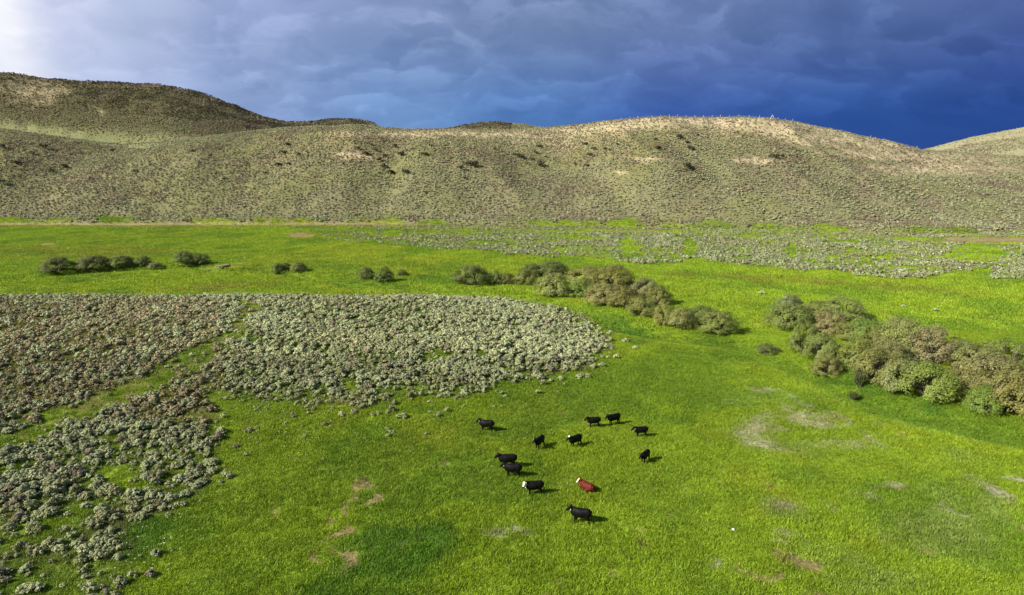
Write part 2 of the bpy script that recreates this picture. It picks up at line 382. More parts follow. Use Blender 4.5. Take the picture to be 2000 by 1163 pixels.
    # pale eroded crests and knolls
    rt = sstep(.50, .84, t + .22 * (n2 - .5)) * (x > -90) * (y < 530)
    rt = rt * sstep(-150, -60, x) * (.50 + .5 * sstep(20, 90, x)) * (1 - .5 * sstep(270, 330, x))
    kn = 0
    for b in [(1475, 315, 50, 8, 0), (1270, 311, 42, 4, 0), (690, 304, 40, 8, 0), (1215, 338, 16, 3), (1800, 308, 220, 13, 3), (50, 172, 70, 24, 0), (70, 198, 60, 7, 0), (190, 215, 22, 5, 20), (1560, 262, 160, 22, 10), (1690, 278, 130, 14, 18), (1850, 330, 180, 16), (100, 178, 60, 14), (1450, 242, 420, 14, 3), (1250, 245, 200, 12, -3), (1640, 268, 120, 14, 12), (880, 262, 260, 7, 0)]:
        kn = np.maximum(kn, blob(qx, qy, *b))
    pale = np.clip(np.maximum(rt * 1.0, .75 * sstep(.0, 1.0, kn)), 0, 1) * np.where((y > 530) & (x < 0), .85, 1) * sstep(.22, .50, n3 * .6 + n2 * .4)
    hc = hc * (1 - pale[:, None]) + C(.50, .41, .265) * pale[:, None]
    strip = sstep(1.15, 1.3, t) * (1 - sstep(520, 548, y)) * (x < -60)
    strip = np.maximum(strip, np.clip(blob(qx, qy, 190, 271, 230, 10, 8) * 1.6, 0, 1) * (y > 430) * (y < 600))
    strip = strip[:, None] * .75
    hc = hc * (1 - strip) + C(.22, .25, .11) * strip
    bk2 = ((x < 0) & (y > 530))[:, None] * (1 - pale[:, None]) * (1 - np.clip(strip * 2, 0, 1))
    hc = hc * (1 - bk2) + (C(.088, .084, .040) * (1 - .5 * g) + C(.15, .130, .068) * .5 * g) * bk2
    fr = ((x > 250) & (y > 600))[:, None]
    hc = np.where(fr, C(.30, .285, .165), hc)
    oh = onh[:, None] * (1 - .0)
    col = col * (1 - oh) + hc * oh
    tk = .85 * (1 - sstep(.8, 2.4, pd2(px, py + j1 * 2, [(-300, 437), (300, 438), (520, 436), (620, 437), (770, 438), (1000, 443), (1400, 449)]))) * np.interp(px, [700, 900], [1, .45]) * (y > 240)
    tk = np.maximum(tk, .8 * (1 - sstep(2, 5, pd2(px, py, [(1850, 467), (2100, 470), (2400, 470)]))) * (y > 220))
    col = col * (1 - tk[:, None]) + C(.29, .22, .13) * tk[:, None]
    hs = .97 * (1 - (tk > .4)) * (1 - .76 * pale) * (1 - .85 * strip[:, 0]) * (.62 + .38 * sstep(.36, .52, n2)) * (1 - .25 * grn[:, 0])
    hs = hs * (1 - .75 * dirt)
    hs = np.where(fr[:, 0], np.where(blob(qx, qy, 1960, 285, 140, 13, -8) > .35, .9, .12), hs)
    sage = np.where(onh > .5, hs, sage)
    sage = sage * (1 - .9 * (dirt > .4)) * (1 - .95 * (tk > .4))
    dirt = np.maximum(dirt, tk)
    grass = (1 - np.clip(dirt * 1.1, 0, 1)) * (1 - .75 * straw) * (1 - onh)
    col = col * (.80 + .40 * n3[:, None]) * (.86 + .28 * fbm(x, y, 3.5, 3, 990)[:, None])
    return col, np.clip(sage, 0, 1), grass, inb, onh, pale, straw

# ------------------------------------------------------------------ materials
def new_mat(name):
    m = bpy.data.materials.new(name); m.use_nodes = True; m.node_tree.nodes.clear(); return m
def mat_ground(name):
    m = new_mat(name); t = m.node_tree
    at = N(t, 'ShaderNodeAttribute', attribute_name='land', attribute_type='GEOMETRY')
    ge = N(t, 'ShaderNodeNewGeometry')
    n1 = N(t, 'ShaderNodeTexNoise', ins={'Vector': ge.outputs['Position'], 'Scale': 2.6, 'Detail': 6.0, 'Roughness': .7})
    n2 = N(t, 'ShaderNodeTexNoise', ins={'Vector': ge.outputs['Position'], 'Scale': 0.9, 'Detail': 4.0, 'Roughness': .6})
    v = MATH(t, 'MULTIPLY_ADD', MAPR(t, n1.outputs[0], .32, .68, 0, 1), .85, .50)
    c = MIXC(t, 1.0, at.outputs['Color'], N(t, 'ShaderNodeCombineXYZ', ins={0: v, 1: v, 2: v}).outputs[0], 'MULTIPLY')
    hgt = MATH(t, 'ADD', n1.outputs[0], MATH(t, 'MULTIPLY', n2.outputs[0], 1.2))
    bu = N(t, 'ShaderNodeBump', ins={'Strength': 1.0, 'Distance': .22, 'Height': hgt})
    b = N(t, 'ShaderNodeBsdfPrincipled', ins={'Base Color': c, 'Roughness': 1.0, 'Specular IOR Level': .05, 'Normal': bu.outputs[0]})
    N(t, 'ShaderNodeOutputMaterial', ins={0: b.outputs[0]})
    return m
def mat_leaf(name, col=None, inst=False, trans=.3, rough=.7, var=.5, hue=(1, 1, 1), spec=.25, clump=False):
    """foliage: colour per clump from noise; per instance from attribute 'color'"""
    m = new_mat(name); t = m.node_tree
    ge = N(t, 'ShaderNodeNewGeometry')
    if inst: c = N(t, 'ShaderNodeAttribute', attribute_name='color', attribute_type='INSTANCER').outputs['Color']
    else: c = N(t, 'ShaderNodeRGB').outputs[0]; c.default_value = tuple(col) + (1,)
    r = MATH(t, 'MULTIPLY_ADD', ge.outputs['Random Per Island'], var, 1 - var * .5)
    if clump:
        nz = N(t, 'ShaderNodeTexNoise', ins={'Vector': ge.outputs['Position'], 'Scale': 3.3, 'Detail': 3.0, 'Roughness': .75})
        r = MATH(t, 'MULTIPLY', r, MAPR(t, nz.outputs[0], .34, .66, .72, 1.26))
    c = MIXC(t, 1.0, c, N(t, 'ShaderNodeCombineXYZ', ins={0: MATH(t, 'MULTIPLY', r, hue[0]), 1: MATH(t, 'MULTIPLY', r, hue[1]), 2: MATH(t, 'MULTIPLY', r, hue[2])}).outputs[0], 'MULTIPLY')
    d = N(t, 'ShaderNodeBsdfPrincipled', ins={'Base Color': c, 'Roughness': rough, 'Specular IOR Level': spec})
    tr = N(t, 'ShaderNodeBsdfTranslucent', ins={0: c})
    mx = N(t, 'ShaderNodeMixShader', ins={0: trans, 1: d.outputs[0], 2: tr.outputs[0]})
    N(t, 'ShaderNodeOutputMaterial', ins={0: mx.outputs[0]})
    return m
def mat_plain(name, col, rough=.8, spec=.2, noise=.3, scale=12.0, bump=0.0):
    m = new_mat(name); t = m.node_tree
    tc = N(t, 'ShaderNodeTexCoord')
    n1 = N(t, 'ShaderNodeTexNoise', ins={'Vector': tc.outputs['Object'], 'Scale': scale, 'Detail': 5.0, 'Roughness': .6})
    v = MATH(t, 'MULTIPLY_ADD', n1.outputs[0], noise * 2, 1 - noise)
    c = MIXC(t, 1.0, col, N(t, 'ShaderNodeCombineXYZ', ins={0: v, 1: v, 2: v}).outputs[0], 'MULTIPLY')
    b = N(t, 'ShaderNodeBsdfPrincipled', ins={'Base Color': c, 'Roughness': rough, 'Specular IOR Level': spec})
    if bump:
        bu = N(t, 'ShaderNodeBump', ins={'Strength': bump, 'Distance': .02, 'Height': n1.outputs[0]}); t.links.new(bu.outputs[0], b.inputs['Normal'])
    N(t, 'ShaderNodeOutputMaterial', ins={0: b.outputs[0]})
    return m

def tagp(o, label=None, cat=None, group=None, kind=None):
    if label: o['label'] = label
    if cat: o['category'] = cat
    if group: o['group'] = group
    if kind: o['kind'] = kind
    return o
def np_mesh(name, V, Fq, smooth=False):
    me = bpy.data.meshes.new(name); V = np.asarray(V, np.float32); Fq = np.asarray(Fq, np.int32); k = Fq.shape[1]
    me.vertices.add(len(V)); me.vertices.foreach_set('co', V.ravel())
    me.loops.add(Fq.size); me.loops.foreach_set('vertex_index', Fq.ravel())
    me.polygons.add(len(Fq)); me.polygons.foreach_set('loop_start', np.arange(0, Fq.size, k, dtype=np.int32))
    me.update(calc_edges=True)
    if smooth: me.polygons.foreach_set('use_smooth', np.ones(len(Fq), bool))
    return me
def link(name, me, parent=None):
    o = bpy.data.objects.new(name, me); scene.collection.objects.link(o)
    if parent: o.parent = parent
    return o

# ------------------------------------------------------------------ terrain sheet
def build_terrain():
    az = np.radians(np.concatenate([np.arange(-180, -60, 6.0), np.arange(-60, -42, 0.3), np.arange(-42, 42, 0.125), np.arange(42, 60, 0.3), np.arange(60, 180, 6.0)]))
    rr = np.concatenate([[4, 15, 30], np.arange(40, 150, 0.32), 150 * np.exp(np.arange(0, math.log(600 / 150), 0.0055)), 600 * np.exp(np.arange(0, math.log(7), 0.02))])
    na, nr = len(az), len(rr)
    A, R = np.meshgrid(az, rr); x = (R * np.sin(A)).ravel(); y = (R * np.cos(A)).ravel()
    z = H(x, y) + .10 * (fbm(x, y, 1.4, 2, 909) - .5)
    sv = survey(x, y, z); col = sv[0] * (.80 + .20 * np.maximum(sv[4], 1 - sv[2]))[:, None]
    _, t = hills(x, y)
    V = np.stack([x, y, z], 1)
    i = np.arange(nr - 1)[:, None] * na; j = np.arange(na)[None, :]; j2 = (j + 1) % na
    Q = np.stack([i + j, i + j2, i + na + j2, i + na + j], 2).reshape(-1, 4)[:, ::-1]
    V = np.vstack([V, [[0, 0, float(H(0, 0))]]]); col = np.vstack([col, col[:1]]); t = np.append(t, -1)
    qy = V[Q[:, 0], 1]; ishill = (t[Q[:, 0]] > 0) & (qy > 250)
    mat = mat_ground('meadow_and_soil')
    for nm, sel in (('ground', ~ishill), ('hills', ishill)):
        q = Q[sel]; used, inv = np.unique(q.ravel(), return_inverse=True)
        v = V[used]; c = col[used]; q = inv.reshape(-1, 4)
        me = np_mesh(nm, v, q, True)
        a = me.color_attributes.new('land', 'FLOAT_COLOR', 'POINT')
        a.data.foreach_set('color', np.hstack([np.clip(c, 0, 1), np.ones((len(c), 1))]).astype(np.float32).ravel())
        me.materials.append(mat)
        tagp(link(nm, me), kind='structure')
build_terrain()

# ------------------------------------------------------------------ foliage meshes
def cards(rng, P, Nrm, size, aspect=1.6, jitter=.6):
    """small leaf-sized quads at points P, facing roughly Nrm"""
    n = len(P)
    nn = Nrm + rng.normal(0, jitter, (n, 3)); nn /= np.linalg.norm(nn, axis=1)[:, None] + 1e-9
    a = rng.normal(0, 1, (n, 3)); a -= (a * nn).sum(1)[:, None] * nn; a /= np.linalg.norm(a, axis=1)[:, None] + 1e-9
    b = np.cross(nn, a)
    s = size * rng.uniform(.6, 1.3, n)[:, None]
    A = a * s * .5; B = b * s * .5 / aspect
    V = np.stack([P - A, P - B, P + A, P + B], 1).reshape(-1, 3)
    Q = np.arange(4 * n).reshape(n, 4)
    return V, Q
def tri_tube(p0, p1, r0, r1):
    d = Vector(p1) - Vector(p0); q = d.to_track_quat('Z', 'Y')
    V = []
    for c, r in ((p0, r0), (p1, r1)):
        for k in range(4):
            V.append(Vector(c) + q @ Vector((r * math.cos(k * math.pi / 2), r * math.sin(k * math.pi / 2), 0)))
    Q = [(k, (k + 1) % 4, 4 + (k + 1) % 4, 4 + k) for k in range(4)]
    return np.array([list(v) for v in V]), np.array(Q)
def join(parts):
    V = []; Q = []; o = 0
    for v, q in parts: V.append(v); Q.append(q + o); o += len(v)
    return np.vstack(V), np.vstack(Q)
def dome_points(rng, lobes, per, flat_=1.0):
    P = []; Nn = []
    for (cx, cy, cz, r) in lobes:
        d = rng.normal(0, 1, (per, 3)); d /= np.linalg.norm(d, axis=1)[:, None]
        d[:, 2] = np.where(d[:, 2] < -.35, -d[:, 2], d[:, 2])
        rad = r * rng.uniform(.62, 1.08, per)[:, None]
        P.append(np.array([cx, cy, cz]) + d * rad * np.array([1, 1, flat_])); Nn.append(d)
    return np.vstack(P), np.vstack(Nn)

def sage_mesh(seed, detail):
    rng = np.random.default_rng(seed)
    nl, per, sz = {2: (15, 34, .15), 1: (10, 16, .20), 0: (5, 9, .36)}[detail]
    lobes = []
    for k in range(nl):
        a = rng.uniform(0, 2 * math.pi); r = math.sqrt(rng.uniform(0, 1)) * .40
        lobes.append((r * math.cos(a), r * math.sin(a), .20 + .34 * (1 - (r / .42) ** 2) * rng.uniform(.7, 1.15), rng.uniform(.12, .20) * (1.25 if detail == 0 else 1)))
    P, Nn = dome_points(rng, lobes, per, .85); Nn[:, 2] += .5
    P[:, 2] = np.maximum(P[:, 2], .03)
    V, Q = cards(rng, P, Nn, sz, 1.5, .38)
    me_parts = [(V, Q)]; nleaf = len(Q)
    for k in range({2: 9, 1: 5, 0: 2}[detail]):
        L = lobes[k % nl]; me_parts.append(tri_tube((L[0] * .15, L[1] * .15, -.1), (L[0], L[1], L[2]), .035, .012))
    V, Q = join(me_parts)
    me = np_mesh('sagebrush', V, Q); me['nleaf'] = nleaf
    mi = np.zeros(len(Q), np.int32); mi[nleaf:] = 1
    me.polygons.foreach_set('material_index', mi)
    return me
M_sage = mat_leaf('sage_leaf', inst=True, trans=.18, var=.55, rough=.85, spec=.15)
M_twig = mat_plain('sage_twig', (.11, .085, .075), noise=.35, scale=20)
def hidden_collection(name, meshes, mats):
    c = bpy.data.collections.new(name)
    for i, me in enumerate(meshes):
        me.materials.clear() if False else None
        if not me.materials:
            for m in mats: me.materials.append(m)
        o = bpy.data.objects.new('%s_%02d' % (name, i), me); c.objects.link(o)
    return c
def scatter(name, coll, P, rot, scl, colr, idx, label, cat='plants'):
    me = bpy.data.meshes.new(name); n = len(P)
    me.vertices.add(n); me.vertices.foreach_set('co', np.asarray(P, np.float32).ravel())
    for an, ty, arr in (('rot', 'FLOAT_VECTOR', rot), ('scl', 'FLOAT_VECTOR', scl)):
        a = me.attributes.new(an, ty, 'POINT'); a.data.foreach_set('vector', np.asarray(arr, np.float32).ravel())
    a = me.attributes.new('pick', 'INT', 'POINT'); a.data.foreach_set('value', np.asarray(idx, np.int32))
    a = me.attributes.new('color', 'FLOAT_COLOR', 'POINT'); a.data.foreach_set('color', np.hstack([np.clip(colr, 0, 1), np.ones((n, 1))]).astype(np.float32).ravel())
    o = link(name, me)
    g = bpy.data.node_groups.new(name + '_scatter', 'GeometryNodeTree')
    g.interface.new_socket('Geometry', in_out='INPUT', socket_type='NodeSocketGeometry')
    g.interface.new_socket('Geometry', in_out='OUTPUT', socket_type='NodeSocketGeometry')
    gi = g.nodes.new('NodeGroupInput'); go = g.nodes.new('NodeGroupOutput')
    ci = g.nodes.new('GeometryNodeCollectionInfo'); ci.inputs['Collection'].default_value = coll
    ci.inputs['Separate Children'].default_value = True; ci.inputs['Reset Children'].default_value = True
    ip = g.nodes.new('GeometryNodeInstanceOnPoints')
    def na(nm, dt):
        q = g.nodes.new('GeometryNodeInputNamedAttribute'); q.data_type = dt; q.inputs['Name'].default_value = nm; return q.outputs['Attribute']
    g.links.new(gi.outputs[0], ip.inputs['Points']); g.links.new(ci.outputs[0], ip.inputs['Instance'])
    ip.inputs['Pick Instance'].default_value = True
    g.links.new(na('pick', 'INT'), ip.inputs['Instance Index'])
    g.links.new(na('rot', 'FLOAT_VECTOR'), ip.inputs['Rotation']); g.links.new(na('scl', 'FLOAT_VECTOR'), ip.inputs['Scale'])
    g.links.new(ip.outputs[0], go.inputs[0])
    md = o.modifiers.new('scatter', 'NODES'); md.node_group = g
    tagp(o, label, cat, kind='stuff')
    return o

# ------------------------------------------------------------------ sagebrush placement
rng = np.random.default_rng(7)
def jitter_grid(x0, x1, y0, y1, st, rng, wedge=1.15):
    gx = np.arange(x0, x1, st); gy = np.arange(y0, y1, st)
    X, Y = np.meshgrid(gx, gy); X = X.ravel() + rng.uniform(-.5, .5, X.size) * st; Y = Y.ravel() + rng.uniform(-.5, .5, Y.size) * st
    k = np.abs(X) < Y * wedge + 12
    return X[k], Y[k]
def sage_colour(x, y, rng, onhill, px, py):
    n = len(x); a = fbm(x, y, 14, 3, 501); b = rng.uniform(0, 1, n)
    c1 = np.array([.415, .455, .250]); c2 = np.array([.365, .380, .190]); c3 = np.array([.30, .265, .180]); c4 = np.array([.340, .342, .212])
    w = sstep(.4, .6, a * .6 + b * .4)[:, None]
    c = c1 * (1 - w) + c2 * w
    k = (b > .90)[:, None]; c = np.where(k, c3, c)
    c = np.where(((onhill > .5) & (b < .08))[:, None], np.array([.105, .10, .055]) * (.7 + 3 * b[:, None]), c)
    c = np.where(((onhill > .5) & (y > 430) & (x > 20) & (y < 530) & (b < .55))[:, None], np.array([.19, .175, .095]), c)
    k = ((px < 430) & (py > 590) & (py < 830) & (b > .35))[:, None]
    c = np.where(k, np.array([.33, .285, .165]) * (.8 + .4 * b[:, None]), c)
    w = (onhill * .55)[:, None]; c = c * (1 - w) + c4 * (.7 + .6 * b[:, None]) * w
    c = np.where(((onhill > .5) & (y > 560) & (x < 0))[:, None], np.array([.095, .094, .056]) * (.45 + 1.1 * b[:, None]), c)
    c = np.where(((onhill > .5) & (a + .3 * b > .73))[:, None], np.array([.29, .25, .175]) * (.8 + .5 * b[:, None]), c)
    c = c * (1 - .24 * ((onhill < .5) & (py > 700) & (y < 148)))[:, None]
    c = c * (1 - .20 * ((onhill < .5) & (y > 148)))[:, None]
    return c * rng.uniform(.78, 1.16, n)[:, None]
def place_sage(step, y0, y1, xr, lo, hi, seed):
    r = np.random.default_rng(seed)
    x, y = jitter_grid(-xr, xr, y0, y1, step, r)
    z = H(x, y); px, py = proj(x, y, z)
    k = (px > -650) & (px < 2650) & (py < 1450); x, y, z, px, py = x[k], y[k], z[k], px[k], py[k]
    _, sg, _, inb, onh, pale, _ = survey(x, y, z)
    k = r.uniform(0, 1, len(x)) < sg
    x, y, z, px, py, onh, sg = x[k], y[k], z[k], px[k], py[k], onh[k], sg[k]
    s = (lo + (hi - lo) * r.uniform(0, 1, len(x)) ** 1.5) * (.75 + .25 * sg) * (.8 + .4 * fbm(x, y, 5, 2, 601))
    s = s * np.where(y > 560, .92, 1)
    return x, y, z, px, py, s, sage_colour(x, y, r, onh, px, py), r
sm2 = [sage_mesh(10 + i, 2) for i in range(7)]
sm1 = [sage_mesh(30 + i, 1) for i in range(6)]
sm0 = [sage_mesh(50 + i, 0) for i in range(6)]
c2 = hidden_collection('sage_near', sm2, [M_sage, M_twig]); c1 = hidden_collection('sage_mid', sm1, [M_sage, M_twig]); c0 = hidden_collection('sage_far', sm0, [M_sage, M_twig])

x, y, z, px, py, s, cc, r = place_sage(.60, 36, 148, 175, .50, 1.42, 71)
inframe = (px > 5) & (px < 1995) & (py > 560) & (py < 1155)
size = np.where(inframe, s / np.hypot(x, y), 0)
order = np.argsort(-size); near = order[:288]; rest = order[288:]
def sage_label(px, py):
    if px < 140: a = 'at the left edge of the bench'
    elif px < 300: a = 'in the left part of the patch'
    elif px < 460: a = 'near the right rim of the lower patch'
    else: a = 'on the slope right of the grassy trail'
    b = 'scattered in bright grass' if py > 985 else ('in the dense thicket' if py > 820 else 'high on the slope')
    return 'low grey green sagebrush %s %s' % (b, a)
for i in near:
    o = link('sagebrush', sm2[int(r.integers(0, 7))])
    o.location = (x[i], y[i], z[i] - .03); o.rotation_euler = (0, 0, float(r.uniform(0, 6.28)))
    q = float(s[i]); o.scale = (q * 1.05, q * float(r.uniform(.85, 1.1)), q * float(r.uniform(.85, 1.1)))
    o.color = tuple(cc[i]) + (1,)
    tagp(o, sage_label(px[i], py[i]), 'sagebrush', 'sagebrush bushes covering the low bench')
for k, (a, b, q, lb) in enumerate([(1488, 575, 1.5, 'pale sagebrush tuft alone in the far meadow, left of the other tufts'), (1538, 583, 1.2, 'pale sagebrush tuft just above the top corner of the right thicket'), (1222, 668, 1.2, 'small sagebrush in the grass just right of the bench tip'),
        (1240, 681, .9, 'tiny sagebrush furthest right of the bench tip'), (1205, 700, 1.1, 'small sagebrush below the right tip of the bench'), (1765, 600, 1.1, 'pale tuft beyond the right thicket, nearest to it'), (1828, 608, 1.1, 'pale tuft farthest right beyond the thicket'),
        (905, 770, .8, 'small sagebrush standing clear below the bench rim'), (668, 812, .9, 'small pale sagebrush between the bench and the open meadow'), (1130, 738, .9, 'small sagebrush under the right end of the bench rim')]):
    X, Y, Z = on_ground(a, b); o = link('sagebrush', sm2[k % 7]); o.location = (X, Y, Z - .03); o.rotation_euler = (0, 0, k * 1.3); o.scale = (q, q, q * .9); o.color = (.42, .45, .24, 1)
    tagp(o, lb, 'sagebrush')
def do_scatter(name, coll, nv, x, y, z, s, cc, r, label, zs=(.85, 1.1)):
    n = len(x)
    rot = np.zeros((n, 3)); rot[:, 2] = r.uniform(0, 6.28, n); rot[:, 0] = r.normal(0, .06, n); rot[:, 1] = r.normal(0, .06, n)
    scl = np.stack([s * r.uniform(.9, 1.15, n), s * r.uniform(.9, 1.15, n), s * r.uniform(*zs, n)], 1)
    return scatter(name, coll, np.stack([x, y, z - .03], 1), rot, scl, cc, r.integers(0, nv, n), label)
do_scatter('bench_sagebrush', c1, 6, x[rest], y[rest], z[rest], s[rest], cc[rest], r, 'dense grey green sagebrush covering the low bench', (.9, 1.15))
print('bench sage', len(x))
x, y, z, px, py, s, cc, r = place_sage(1.2, 148, 620, 560, .80, 1.6, 72)
k = H(x, y + 0) > -99
do_scatter('hillside_sagebrush', c0, 6, x, y, z, s, cc, r, 'sagebrush cover on the hillside and its grassy foot', (.75, 1.05))
print('hill sage', len(x))
x, y, z, px, py, s, cc, r = place_sage(2.4, 620, 1010, 800, 1.3, 2.6, 73)
do_scatter('distant_sagebrush', c0, 6, x, y, z, s, cc, r, 'sagebrush cover on the farther ridges', (.8, 1.1))
print('far sage', len(x))

# ------------------------------------------------------------------ grass patches
def grass_mesh(seed, n, ext, h, w):
    rng = np.random.default_rng(seed)
    rad = np.sqrt(rng.uniform(0, 1, n)) * ext; a = rng.uniform(0, 6.283, n)
    # blades gathered in small tufts
    tx, ty = rng.uniform(-ext, ext, (2, 26)); kk = rng.integers(0, 26, n)
    P = np.stack([rad * np.cos(a) * .45 + tx[kk] * .6, rad * np.sin(a) * .45 + ty[kk] * .6, np.full(n, -.03)], 1)
    th = rng.uniform(0, 6.283, n); hh = h * rng.uniform(.4, 1.25, n) * (.6 + .6 * rng.uniform(0, 1, 26)[kk]); ln = rng.uniform(.25, 1.0, n) * hh
    W = np.stack([np.cos(th), np.sin(th), 0 * th], 1) * (w * rng.uniform(.6, 1.3, n))[:, None]
    th2 = rng.uniform(0, 6.283, n); T = P + np.stack([np.cos(th2) * ln, np.sin(th2) * ln, hh], 1)
    V = np.stack([P - W, P + W, T + W * .25], 1).reshape(-1, 3)
    return np_mesh('grass_patch', V, np.arange(3 * n).reshape(n, 3))
M_grass = mat_leaf('grass_blade', inst=True, trans=.25, var=.5, rough=.6, hue=(1.0, 1.0, .9), spec=.2, clump=True)
gn = [grass_mesh(200 + i, 230, .75, .20, .030) for i in range(5)]
gf = [grass_mesh(230 + i, 120, 1.5, .28, .08) for i in range(4)]
cgn = hidden_collection('grass_near', gn, [M_grass]); cgf = hidden_collection('grass_far', gf, [M_grass])
def place_grass(name, coll, nv, step, y0, y1, seed, label, keep):
    r = np.random.default_rng(seed)
    x, y = jitter_grid(-150 if y1 < 160 else -360, 150 if y1 < 160 else 360, y0, y1, step, r)
    z = H(x, y); col, sg, gr, inb, onh, pale, straw = survey(x, y, z)
    px, py = proj(x, y, z); k = (px > -420) & (px < 2420) & (py < 1420) & (r.uniform(0, 1, len(x)) < gr * keep * np.where(inb, .7, 1))
    x, y, z, col = x[k], y[k], z[k], col[k]
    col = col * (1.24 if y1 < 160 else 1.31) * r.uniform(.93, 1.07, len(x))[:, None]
    n = len(x); rot = np.zeros((n, 3)); rot[:, 2] = r.uniform(0, 6.28, n)
    s = r.uniform(.8, 1.2, n); tall = .65 + .9 * fbm(x, y, 9, 3, 733)
    scatter(name, coll, np.stack([x, y, z], 1), rot, np.stack([s, s, s * tall], 1), col, r.integers(0, nv, n), label)
    print(name, n)
place_grass('meadow_grass', cgn, 5, .72, 34, 118, 81, 'bright green meadow grass around the grazing cattle', 1.0)
place_grass('valley_grass', cgf, 4, 1.6, 118, 350, 82, 'yellow green grass across the valley floor', .95)

# white flower heads in the grass
def flowers():
    r = np.random.default_rng(5)
    rngv = np.random.default_rng(6); P = rngv.normal(0, .07, (7, 3)); P[:, 2] = .22 + .05 * rngv.uniform(0, 1, 7)
    V, Q = cards(rngv, P, np.tile([0, -.4, 1.0], (7, 1)), .05, 1.0, .3)
    me = np_mesh('flower_head', V, Q); c = hidden_collection('flower_heads', [me], [mat_plain('white_petals', (.78, .78, .66), noise=.1)])
    xs = []
    for cx, cy, rx, ry, n in [(560, 850, 150, 60, 260), (660, 810, 70, 30, 90), (180, 980, 200, 90, 130), (250, 1070, 160, 60, 90), (1500, 640, 400, 60, 60), (600, 790, 160, 15, 60), (1700, 590, 250, 25, 80)]:
        for _ in range(n):
            a, b = r.normal(cx, rx * .5), r.normal(cy, ry * .5)
            X, Y = flat(a, b, 0); xs.append((X, Y))
    xs = np.array(xs); z = H(xs[:, 0], xs[:, 1]); n = len(xs)
    rot = np.zeros((n, 3)); rot[:, 2] = r.uniform(0, 6, n); s = r.uniform(.35, .9, n)[:, None] * np.ones((1, 3))
    scatter('wildflowers', c, np.column_stack([xs, z]), rot, s, np.ones((n, 3)), np.zeros(n), 'tiny white wildflowers sprinkled in the meadow grass')
flowers()

# ------------------------------------------------------------------ willows
def willow_meshes(seed, n_lobe=80, per=120, leaf=.135, squat=1.0):
    """unit shrub: radius about 1, height about 1.25; returns crown and stems"""
    rng = np.random.default_rng(seed); lobes = []
    for k in range(n_lobe):
        a = rng.uniform(0, 2 * math.pi); u = rng.uniform(0, 1) ** .6
        el = rng.uniform(.02, 1.0)
        rr = math.sqrt(max(0, 1 - el ** 2.2)) * (.50 + .36 * u) * rng.uniform(.82, 1.08)
        lobes.append((rr * math.cos(a), rr * math.sin(a), (.10 + .88 * el * rng.uniform(.88, 1.06)) * squat, rng.uniform(.13, .22)))
    P, Nn = dome_points(rng, lobes, per, 1.0); Nn[:, 2] += .25
    P[:, 2] = np.maximum(P[:, 2], .02 + rng.uniform(0, .1, len(P)))
    # loose shoots poking out of the outline
    nsh = 700; i = rng.integers(0, len(P), nsh); d = P[i] - np.array([0, 0, .25]); d /= np.linalg.norm(d, axis=1)[:, None] + 1e-6
    P2 = P[i] + d * rng.uniform(.02, .12, nsh)[:, None]
    Dm = P - np.array([0, 0, .15]); Dm /= np.linalg.norm(Dm, axis=1)[:, None] + 1e-6
    NN = Nn * .65 + Dm * 1.25
    V, Q = cards(rng, np.vstack([P, P2]), np.vstack([NN, NN[i]]), leaf * .36, 1.9, .42)
    crown = np_mesh('willow_crown', V, Q)
    parts = []
    for k in range(22):
        L = lobes[k]; b = (L[0] * .12 + rng.normal(0, .04), L[1] * .12 + rng.normal(0, .04), -.08)
        m = (L[0] * .55, L[1] * .55, L[2] * .55)
        parts.append(tri_tube(b, m, .028, .018)); parts.append(tri_tube(m, (L[0], L[1], L[2] + .05), .018, .006))
        for _ in range(3):
            e = (L[0] + rng.normal(0, .14), L[1] + rng.normal(0, .14), L[2] + rng.uniform(0, .16)); parts.append(tri_tube(m, e, .010, .004))
    V, Q = join(parts); stems = np_mesh('willow_stems', V, Q)
    return crown, stems
M_bark = mat_plain('willow_bark', (.13, .112, .075), noise=.3, scale=9)
M_will = mat_leaf('willow_leaf', inst=True, trans=.10, var=.6, rough=.6, spec=.2)
WV = [willow_meshes(300 + i, n_lobe=76 + 6 * (i % 3), squat=(.95, 1.1, .85)[i % 3]) for i in range(6)]
for c, st in WV: c.materials.append(M_will); st.materials.append(M_bark)
KC = {'o': (.160, .180, .045), 'd': (.108, .135, .035), 'g': (.140, .205, .035), 'p': (.190, .196, .078), 'b': (.166, .174, .046), 's': (.200, .216, .064)}
rw = random.Random(4)
def willow(px, py, w, h, kind, label, group=None, cat='willow shrub'):
    X, Y, Z = on_ground(px, py)
    D = math.dist((X, Y, Z), (0, 0, CAMZ)); wm = w * D / F * .5 * 1.22
    hm = max(h, w * .44) * D / F * 1.0
    e = bpy.data.objects.new('willow_shrub', None); scene.collection.objects.link(e)
    Yc = Y + wm * .50
    e.location = (X, Yc, float(H(X, Yc)) - .05); e.rotation_euler = (0, 0, rw.uniform(0, 6.28)); 
    c, st = WV[rw.randrange(6)]
    e.scale = (wm, wm * rw.uniform(.85, 1.05), hm / 1.12)
    col = [v * rw.uniform(.9, 1.1) for v in KC[kind]]
    for nm, me in (('crown', c), ('stems', st)):
        o = link(nm, me, e); o.color = tuple(col) + (1,)
    tagp(e, label, cat, group)
    return e
GL, GM, GR = 'willow shrubs spaced along the far creek bend', 'willow thicket in the middle of the valley', 'willow thicket on the right'
